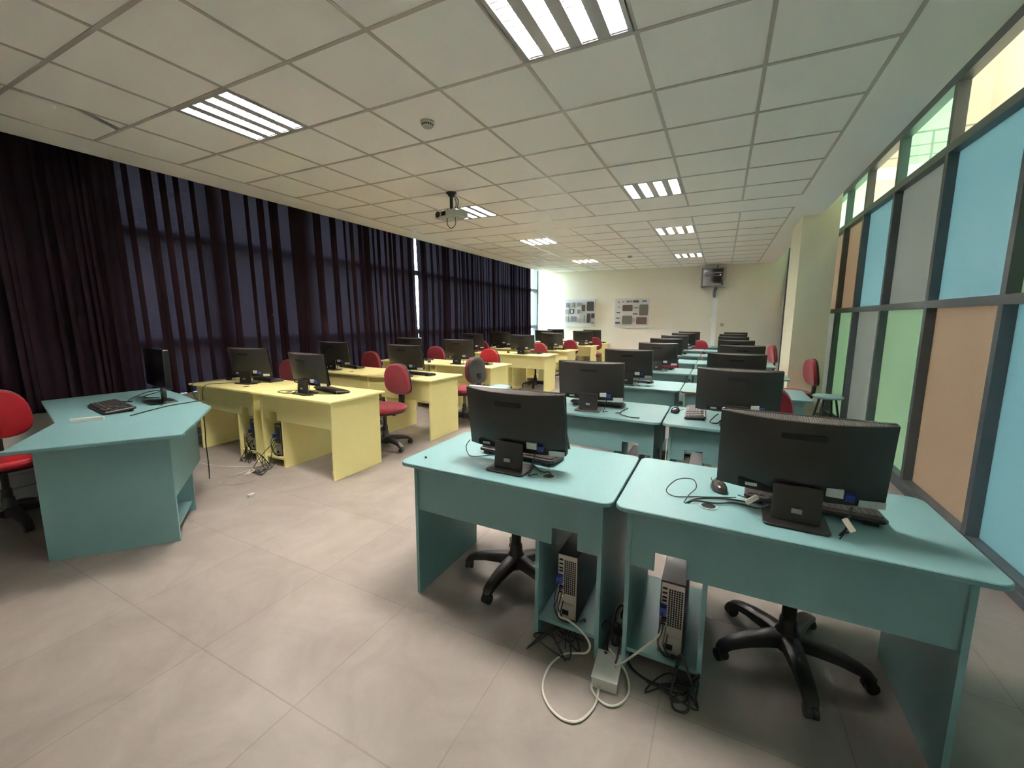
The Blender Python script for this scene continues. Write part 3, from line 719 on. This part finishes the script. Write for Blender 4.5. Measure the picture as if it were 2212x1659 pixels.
MB().prism([q_(.50, .0), q_(.518, .0), q_(.518, .42), q_(.50, .42)], 0, .722).build('divider_panel', 'teal', t)
MB().prism([q_(.07, .40), q_(.50, .40), q_(.50, .418), q_(.07, .418)], .06, .722).build('back_panel', 'teal', t)
panel('front_panel', c_, (-5.10, 2.06), .30, .722)
panel('end_panel', (-5.10, 2.06), (-5.20, 1.40), 0, .722)
# slim monitor on it
t = empty('computer_monitor', (-4.30, 1.78, D)); t.rotation_euler = (0, 0, R(171)); tag(t, 'slim black monitor seen almost edge-on on the teacher corner desk', 'monitor')
MB().prism(rrect(.26, .19, .02, 4), 0, .008, bev=.002).build('base', 'black', t)
MB().prism(rrect(.06, .03, .006, 2), .005, .30, Matrix.Translation((0, -.03, 0))).build('neck', 'black', t)
MB().prism(rrect(.52, .33, .006, 3), 0, .042, Matrix.Translation((0, -.028, .295)) @ Matrix.Rotation(R(-90), 4, 'X'), bev=.004).build('bezel', 'gloss', t)
MB().box(-.258, .258, .0145, .0152, .145, .45).build('screen', 'screen_off', t)
MB().prism(rrect(.30, .20, .02, 3), 0, .02, Matrix.Translation((0, -.014, .27)) @ Matrix.Rotation(R(90), 4, 'X') @ Matrix.Translation((0, 0, .014)), bev=.006).build('rear_housing', 'shell', t)
index_kids()
place(KB, -4.30, 1.46, D, -8, 'black keyboard on the teacher corner desk', 'keyboard').scale = (1.12, 1.3, 1.1)
o = MB().box(-.085, .085, -.02, .02, 0, .022).build('board_eraser', 'white'); o.location = (-3.96, 1.21, D); o.rotation_euler = (0, 0, R(62)); tag(o, 'white stick beside the keyboard on the teacher corner desk', 'board eraser')
def cable(pts, r, mt, label, cat='cable', n=6, name='cable', group=None):
    o = MB().tube(catmull(pts, n), r, 8).build(name, mt, smooth=True); return tag(o, label, cat, group)
cable([(-3.86, 1.41, .752), (-3.97, 1.60, .750), (-4.03, 1.74, .750), (-4.03, 1.86, .750), (-4.01, 1.94, .752), (-4.0, 1.965, .72), (-4.0, 1.955, .60), (-4.0, 1.955, .49), (-4.0, 1.95, .36), (-4.03, 1.97, .18), (-4.1, 2.0, .01)], .0045, 'cableb', 'black cable trailing off the aisle edge of the teacher corner desk')
MB().prism(rrect(.018, .045, .004, 2), 0, .012, Matrix.Translation((-3.85, 1.39, .7465)) @ Matrix.Rotation(R(25), 4, 'Z')).build('plug', 'cableb', bpy.data.objects['cable'])
cable([(-4.50, 1.86, .75), (-4.62, 1.80, .76), (-4.58, 1.92, .80), (-4.72, 1.86, .78), (-4.60, 1.68, .752), (-4.48, 1.66, .752), (-4.62, 1.60, .752), (-4.40, 1.57, .752)], .004, 'cableb', 'tangled black cable behind the keyboard on the teacher desk')
# grey pedestal beneath the teacher's desk, against the wall
t = empty('drawer_pedestal', (-5.05, .98, 0)); tag(t, 'low grey drawer unit on the floor behind the red teacher chair', 'drawer unit')
MB().box(-.16, .16, -.26, .26, .02, .36).build('body', 'trunkd', t)
for z in (.03, .14, .25): MB().box(.16, .175, -.25, .25, z, z + .10).build('drawer', 'trunk', t)
# white plug on the floor beyond the desk
o = MB().prism(rrect(.03, .05, .006, 2), 0, .025, bev=.003).build('mains_plug', 'white'); o.location = (-3.40, 1.95, 0.0); tag(o, 'small white plug on the floor beyond the teacher desk', 'plug')

# ---------------------------------------------------------------- wiring on and under the front teal desks
cable([(-.578, 1.648, .185), (-.57, 1.615, .15), (-.52, 1.60, .155), (-.455, 1.60, .12), (-.425, 1.61, .065), (-.44, 1.61, .02), (-.49, 1.60, .006), (-.53, 1.572, .006), (-.562, 1.493, .006), (-.553, 1.383, .006), (-.501, 1.316, .006), (-.434, 1.287, .006), (-.377, 1.306, .006), (-.344, 1.376, .006), (-.342, 1.44, .006), (-.348, 1.475, .012)], .0048, 'cablew', 'white cable looping over the floor from the left front tower')
cable([(-.345, 1.64, .055), (-.31, 1.61, .05), (-.262, 1.585, .02), (-.236, 1.52, .006), (-.247, 1.457, .006), (-.284, 1.42, .006), (-.33, 1.424, .006), (-.368, 1.455, .006), (-.375, 1.476, .014)], .0048, 'cablew', 'white cable loop over the white floor box')
cable([(-.135, 1.648, .215), (-.16, 1.60, .20), (-.22, 1.60, .12), (-.28, 1.585, .055), (-.30, 1.56, .052)], .0048, 'cablew', 'white cable from the right front tower to the floor box')
t = empty('floor_box', (-.333, 1.555, 0)); t.rotation_euler = (0, 0, R(4)); tag(t, 'white cable box on the floor between the front teal desks', 'cable box')
MB().box(-.05, .05, -.075, .075, 0, .043).build('box_body', 'white', t); MB().box(-.052, .052, -.078, .078, .043, .047).build('lid', 'white', t)
t = empty('power_strip', (-.332, 1.83, 0)); tag(t, 'white power strip with black plugs between the front teal desks', 'power strip')
MB().prism(rrect(.055, .36, .01, 3), 0, .035, bev=.004).build('strip_body', 'white', t)
for k in range(5):
    y = -.13 + .062 * k
    MB().lathe([(.021, .035), (.023, .038), (.020, .0385), (.019, .030)], 18, Matrix.Translation((0, y, 0))).build('socket', 'white', t)
    if k in (0, 1, 3, 4):
        p = MB().lathe([(.018, .03), (.019, .055), (.012, .075), (.006, .085)], 14, Matrix.Translation((0, y, 0))).build('plug', 'cableb', t)
        dx = -.028 if k % 2 else .03
        MB().tube(catmull([(0, y, .082), (dx * .5, y - .02, .11), (dx, y - .06, .09), (dx * .8, y - .12, .04), (-dx * .4, -.19, .02), (dx, -.215, .052)], 5), .0038, 6).build('cord', 'cableb', t)
rb = random.Random(21)
def tangle(cx, cy, rx, ry, n, zmax, label, seed, r=.0035, mt='cableb', grp=None):
    g = random.Random(seed); pts = [(cx + rx * math.sin(1.9 * i + g.uniform(-.5, .5)), cy + ry * math.cos(2.6 * i + g.uniform(-.5, .5)), r + g.uniform(0, zmax) * (i % 2)) for i in range(n)]
    return cable(pts, r, mt, label, 'cable', 5, group=grp)
tangle(-.60, 1.60, .10, .07, 9, .09, 'black cable tangle on the floor below the left front tower', 3)
tangle(-.53, 1.66, .07, .05, 10, .12, 'black cable bunch on the shelf of the left front desk', 4)
tangle(-.08, 1.60, .10, .06, 10, .10, 'black cable tangle on the shelf of the right front desk', 5)
tangle(-.04, 1.60, .055, .05, 9, .20, 'thick black cable bunch hanging by the right front tower', 6, .0045)
cable([(-.28, 1.68, .012), (-.24, 1.63, .006), (-.16, 1.60, .006), (-.06, 1.62, .006), (-.02, 1.60, .03), (-.03, 1.57, .006), (-.075, 1.545, .006), (-.06, 1.515, .006), (-.02, 1.53, .006), (-.015, 1.58, .03)], .0048, 'cableb', 'thick black cable curling on the floor below the right front desk')
cable([(-.40, 1.75, .01), (-.395, 1.69, .09), (-.375, 1.66, .16), (-.35, 1.66, .17), (-.32, 1.70, .12)], .0042, 'cableb', 'black cable arching beside the power strip')
# on the front right desk
cable([(-.085, 1.722, .744), (-.055, 1.74, .760), (.0, 1.80, .752), (.08, 1.83, .752), (.16, 1.84, .752), (.22, 1.80, .80)], .0034, 'cableb', 'black cable from the grommet to the front right monitor')
cable([(-.075, 1.728, .744), (-.05, 1.735, .758), (.02, 1.76, .752), (.10, 1.80, .752), (.17, 1.79, .752), (.20, 1.72, .80)], .0034, 'cableb', 'second black cable running from the desk hole to the front right monitor')
cable([(-.09, 1.725, .744), (-.075, 1.75, .77), (-.05, 1.80, .79), (-.07, 1.86, .80), (-.13, 1.85, .79), (-.165, 1.79, .76), (-.13, 1.76, .7505), (-.06, 1.79, .7505), (.03, 1.83, .7505), (.10, 1.86, .752)], .0022, 'cableb', 'thin black cable forming an upright loop on the front right desk')
cable([(-.660, 1.735, .744), (-.68, 1.74, .765), (-.72, 1.76, .752), (-.78, 1.80, .755), (-.80, 1.79, .80)], .003, 'cableb', 'black cable from the grommet to the front left monitor')
cable([(-1.155, 1.80, .84), (-1.18, 1.80, .80), (-1.165, 1.80, .757), (-1.13, 1.80, .752), (-1.06, 1.86, .752), (-1.03, 1.885, .753)], .0022, 'cableb', 'thin black cable curving under the left corner of the front left monitor')
for x, y, z, rx, ry, L, tx in ((.145, 1.745, .80, 30, 60, .05, 'small white cable tag left of the front right monitor neck'), (.425, 1.665, .80, -20, -35, .045, 'white cable tag right of the front right monitor neck')):
    o = MB().prism(rrect(.018, L, .002, 1), 0, .008).build('cable_tag', 'cablew'); o.location = (x, y, z); o.rotation_euler = (R(60), R(ry), 0); tag(o, tx, 'cable tag')
    b = MB().tube([(0, 0, .002), (-.02 if x < .3 else -.03, -.02, -.012), (-.03 if x < .3 else -.05, -.03, -.02)], .002, 5).build('cable_end', 'cableb', o)
o = MB().lathe([(.006, 0), (.006, .005), (.003, .006), (.003, .010)], 10).build('screw', 'cableb'); o.location = (-1.352, 1.676, D); tag(o, 'tiny dark screw lying near the left end of the front left teal desk', 'screw')
# second row
cable([(.02, 3.27, .80), (.0, 3.235, .79), (-.03, 3.18, .755), (.02, 3.20, .752), (.06, 3.22, .80)], .004, 'cableb', 'black plug cable beside the sideways keyboard')
cable([(-.60, 3.16, .80), (-.66, 3.16, .755), (-.60, 3.10, .752), (-.55, 3.08, .752), (-.50, 3.09, .752)], .004, 'cableb', 'black plug cable on the second-row left teal desk')
cable([(-.30, 3.10, .62), (-.305, 3.08, .4), (-.33, 3.08, .2), (-.30, 3.05, .05), (-.34, 3.02, .01)], .004, 'cablew', 'white cable hanging in the gap between the second-row teal desks')
tangle(-.33, 3.14, .03, .05, 12, .55, 'dark cable bunch hanging in the gap between the second-row teal desks', 15, .006)
# yellow desks
cable([(-5.05, 2.84, .757), (-5.12, 2.72, .752), (-5.16, 2.55, .752), (-5.15, 2.45, .752), (-5.14, 2.42, .70), (-5.10, 2.42, .62), (-5.06, 2.43, .58)], .003, 'cableb', 'thin black cable dropping over the front edge of the first yellow desk')
cable([(-4.78, 2.70, .752), (-4.86, 2.58, .752), (-4.90, 2.45, .752), (-4.93, 2.42, .68), (-4.97, 2.44, .58)], .003, 'cableb', 'thin black cable falling across the first yellow desk front')
cable([(-3.60, 2.66, .757), (-3.78, 2.66, .752), (-3.86, 2.58, .752), (-3.80, 2.52, .752), (-3.66, 2.56, .752), (-3.58, 2.60, .80)], .0035, 'cableb', 'black cable left of the aisle-side front yellow monitor')
tangle(-3.93, 2.42, .09, .08, 14, .22, 'black cable tangle spilling from the aisle-side front yellow desk', 8)
tangle(-3.86, 2.30, .08, .05, 10, .05, 'black cable heap on the floor before the front yellow desks', 9)
tangle(-4.28, 2.46, .08, .05, 14, .30, 'black cable tangle under the curtain-side front yellow desk', 10)
tangle(-3.95, 2.25, .07, .07, 7, .03, 'white cable among the black tangle before the front yellow desks', 11, .004, 'cablew')
cable([(-4.02, 2.42, .006), (-4.2, 2.30, .005), (-4.4, 2.22, .005), (-4.75, 2.2, .005), (-5.0, 2.25, .005)], .004, 'cablew', 'white cable running over the floor below the first yellow desk')
cable([(-3.95, 2.20, .004), (-4.0, 2.08, .004), (-3.9, 1.98, .004), (-3.75, 2.05, .004), (-3.72, 2.18, .004), (-3.84, 2.22, .004)], .0025, 'silver', 'thin grey wire loop on the floor before the front yellow desks')
cable([(-3.05, 2.62, .01), (-3.12, 2.56, .01), (-3.2, 2.60, .03), (-3.22, 2.72, .06), (-3.1, 2.8, .03)], .008, 'cablew', 'white cable bundle inside the aisle-side front yellow desk')

# ---------------------------------------------------------------- projector
t = empty('projector', (-2.87, 4.13, CEIL)); tag(t, 'white projector hanging from the ceiling on a dark pole', 'projector')
MB().lathe([(.06, -.001), (.06, -.012), (.045, -.02), (.03, -.045)], 20).build('ceiling_plate', 'rail_dark', t)
MB().tube([(0, 0, -.02), (0, 0, -.20)], .019, 12).build('pole', 'rail_dark', t)
MB().box(-.13, .09, -.012, .012, -.205, -.195).box(-.012, .012, -.08, .08, -.205, -.195).build('bracket', 'rail_dark', t)
pb = MB(); pm = Matrix.Rotation(R(-14), 4, 'Z')
pb.prism([(-.16, -.11), (-.08, -.125), (.08, -.125), (.16, -.11), (.165, .10), (-.165, .10)], -.29, -.215, pm, bev=.012); pb.build('projector_body', 'silverw', t)
MB().lathe([(.03, 0), (.034, .02), (.026, .022)], 18, pm @ Matrix.Translation((-.09, -.115, -.25)) @ Matrix.Rotation(R(90), 4, 'X')).build('lens', 'gloss', t)
MB().box(-.03, .04, -.128, -.118, -.275, -.23, pm).build('vent', 'slot', t)
for pts in ([(.01, .0, -.02), (.05, .01, -.08), (.055, .01, -.15), (.02, .02, -.22)], [(.015, .01, -.02), (.075, .02, -.08), (.085, .0, -.16), (.07, -.02, -.23)], [(-.02, -.06, -.28), (-.01, -.07, -.36), (.04, -.07, -.41), (.10, -.07, -.37), (.09, -.06, -.285)]):
    MB().tube(catmull(pts, 6), .0045, 6).build('cable', 'rail_dark', t)
# smoke detectors
for i, (x, y, tx) in enumerate(((-2.02, 2.62, 'round slotted smoke detector on the ceiling before the projector'), (-1.99, 9.93, 'round smoke detector on the ceiling near the back wall'))):
    t = empty('smoke_detector', (x, y, CEIL)); tag(t, tx, 'smoke detector')
    MB().lathe([(.05, 0), (.052, -.012), (.040, -.018), (.040, -.03), (.030, -.042), (.01, -.044)][::-1], 24).build('detector_body', 'smoke', t, smooth=True)
    s_ = MB()
    for k in range(16): s_.box(.0385, .0415, -.004, .004, -.030, -.018, Matrix.Rotation(R(22.5 * k), 4, 'Z'))
    s_.build('slots', 'slot', t)

# ---------------------------------------------------------------- back wall
def board(x0, x1, z0, z1, items, label):
    t = empty('display_board', ((x0 + x1) / 2, YB - .004, (z0 + z1) / 2)); tag(t, label, 'display board')
    w_, h_ = x1 - x0, z1 - z0
    MB().box(-w_ / 2, w_ / 2, -.035, 0, -h_ / 2, h_ / 2).build('backing_board', 'board', t)
    for (u, v, a, b, mt, d, n) in items:      # centre and size as fractions, v from the top
        MB().prism(rrect(a * w_, b * h_, min(a * w_, b * h_) * .12, 2), 0, d, Matrix.Translation(((u - .5) * w_, -.035, (.5 - v) * h_)) @ Matrix.Rotation(R(90), 4, 'X')).build(n, mt, t)
board(-4.44, -3.47, 1.205, 2.045, [(.10, .21, .09, .17, 'part1', .04, 'power_brick'), (.30, .20, .07, .17, 'part1', .04, 'power_brick'), (.48, .18, .13, .12, 'part1', .03, 'card_reader'), (.62, .31, .10, .22, 'pcb1', .03, 'circuit_board'), (.85, .25, .21, .33, 'part2', .05, 'hard_disk'),
    (.09, .44, .11, .18, 'part3', .03, 'disk_drive'), (.25, .43, .12, .17, 'part2', .02, 'drive_frame'), (.25, .43, .07, .11, 'board', .03, 'drive_cover'), (.46, .44, .06, .15, 'part1', .04, 'power_brick'), (.08, .71, .10, .20, 'part3', .03, 'disk_drive'), (.31, .71, .17, .19, 'part1', .05, 'cooling_fan'), (.58, .69, .17, .25, 'part3', .04, 'optical_drive'), (.80, .68, .10, .34, 'part2', .04, 'expansion_card'), (.94, .59, .10, .17, 'part2', .04, 'expansion_card'), (.94, .85, .09, .03, 'part2', .02, 'memory_stick')],
    'white board of mounted computer parts, left of two on the back wall')
board(-2.875, -1.895, 1.21, 2.055, [(.12, .13, .05, .05, 'part1', .02, 'processor_chip'), (.24, .11, .04, .04, 'part1', .02, 'processor_chip'), (.38, .11, .06, .05, 'part2', .02, 'processor_chip'), (.47, .11, .09, .06, 'part1', .02, 'expansion_card'), (.62, .11, .16, .07, 'part2', .02, 'expansion_card'), (.86, .10, .13, .04, 'part2', .02, 'memory_stick'),
    (.12, .30, .06, .06, 'part3', .02, 'processor_chip'), (.38, .33, .29, .21, 'pcb1', .03, 'circuit_board'), (.63, .32, .13, .05, 'part1', .02, 'memory_stick'), (.85, .40, .25, .37, 'pcb2', .03, 'circuit_board'), (.11, .49, .10, .03, 'part2', .02, 'memory_stick'), (.61, .53, .13, .04, 'part2', .02, 'memory_stick'), (.10, .68, .10, .035, 'part2', .02, 'memory_stick'), (.10, .84, .13, .06, 'part2', .02, 'battery_pack'), (.38, .74, .29, .29, 'pcb2', .03, 'circuit_board'), (.57, .74, .08, .16, 'part3', .02, 'ribbon_cable'), (.80, .76, .30, .24, 'pcb1', .03, 'circuit_board')],
    'white board of mounted circuit boards, right of two on the back wall')
t = empty('network_cabinet', (-.28, YB, 2.55)); tag(t, 'grey wall cabinet with dark glass door and red light, high on the back wall', 'cabinet')
MB().box(-.29, .29, -.30, 0, -.245, .245).build('cabinet_body', 'trunk', t)
MB().box(-.245, .235, -.312, -.300, -.215, .215).build('door', 'gloss', t)
for z, hh in ((.10, .03), (.03, .02)): MB().box(-.2, .2, -.315, -.312, z, z + hh).build('patch_panel', 'part1', t)
MB().box(.15, .165, -.318, -.312, .055, .07).build('status_light', 'red_led', t)
MB().box(-.05, .20, -.316, -.312, -.205, -.165).build('label_strip', 'part3', t)
t = empty('cable_duct', (-.20, YB, 0)); tag(t, 'white vertical cable duct below the wall cabinet', 'cable duct')
MB().box(-.055, .055, -.045, -.001, 0, 2.07).build('duct_body', 'whited', t)
MB().tube(catmull([(-.01, -.10, 2.30), (-.03, -.12, 2.22), (-.04, -.09, 2.14), (-.03, -.05, 2.05)], 5), .035, 8).build('cable_bundle', 'part1', t)
MB().box(-.10, -.05, -.08, -.02, 1.40, 1.52).build('duct_clip', 'whited', t)
t = empty('wall_socket', (.0, YB, 1.32)); tag(t, 'small square wall socket right of the cable duct', 'wall socket')
MB().prism(rrect(.085, .085, .008, 2), 0, .012, Matrix.Rotation(R(90), 4, 'X')).build('cover_plate', 'smoke', t)
MB().prism(rrect(.04, .04, .01, 2), 0, .014, Matrix.Rotation(R(90), 4, 'X')).build('switch', 'part3', t)
o = MB().tube([(-.20, YB - .02, 2.80), (-.20, YB - .02, 2.892)], .012, 6).build('cable_conduit', 'part2'); tag(o, 'short dark conduit between the wall cabinet and the ceiling', 'conduit')
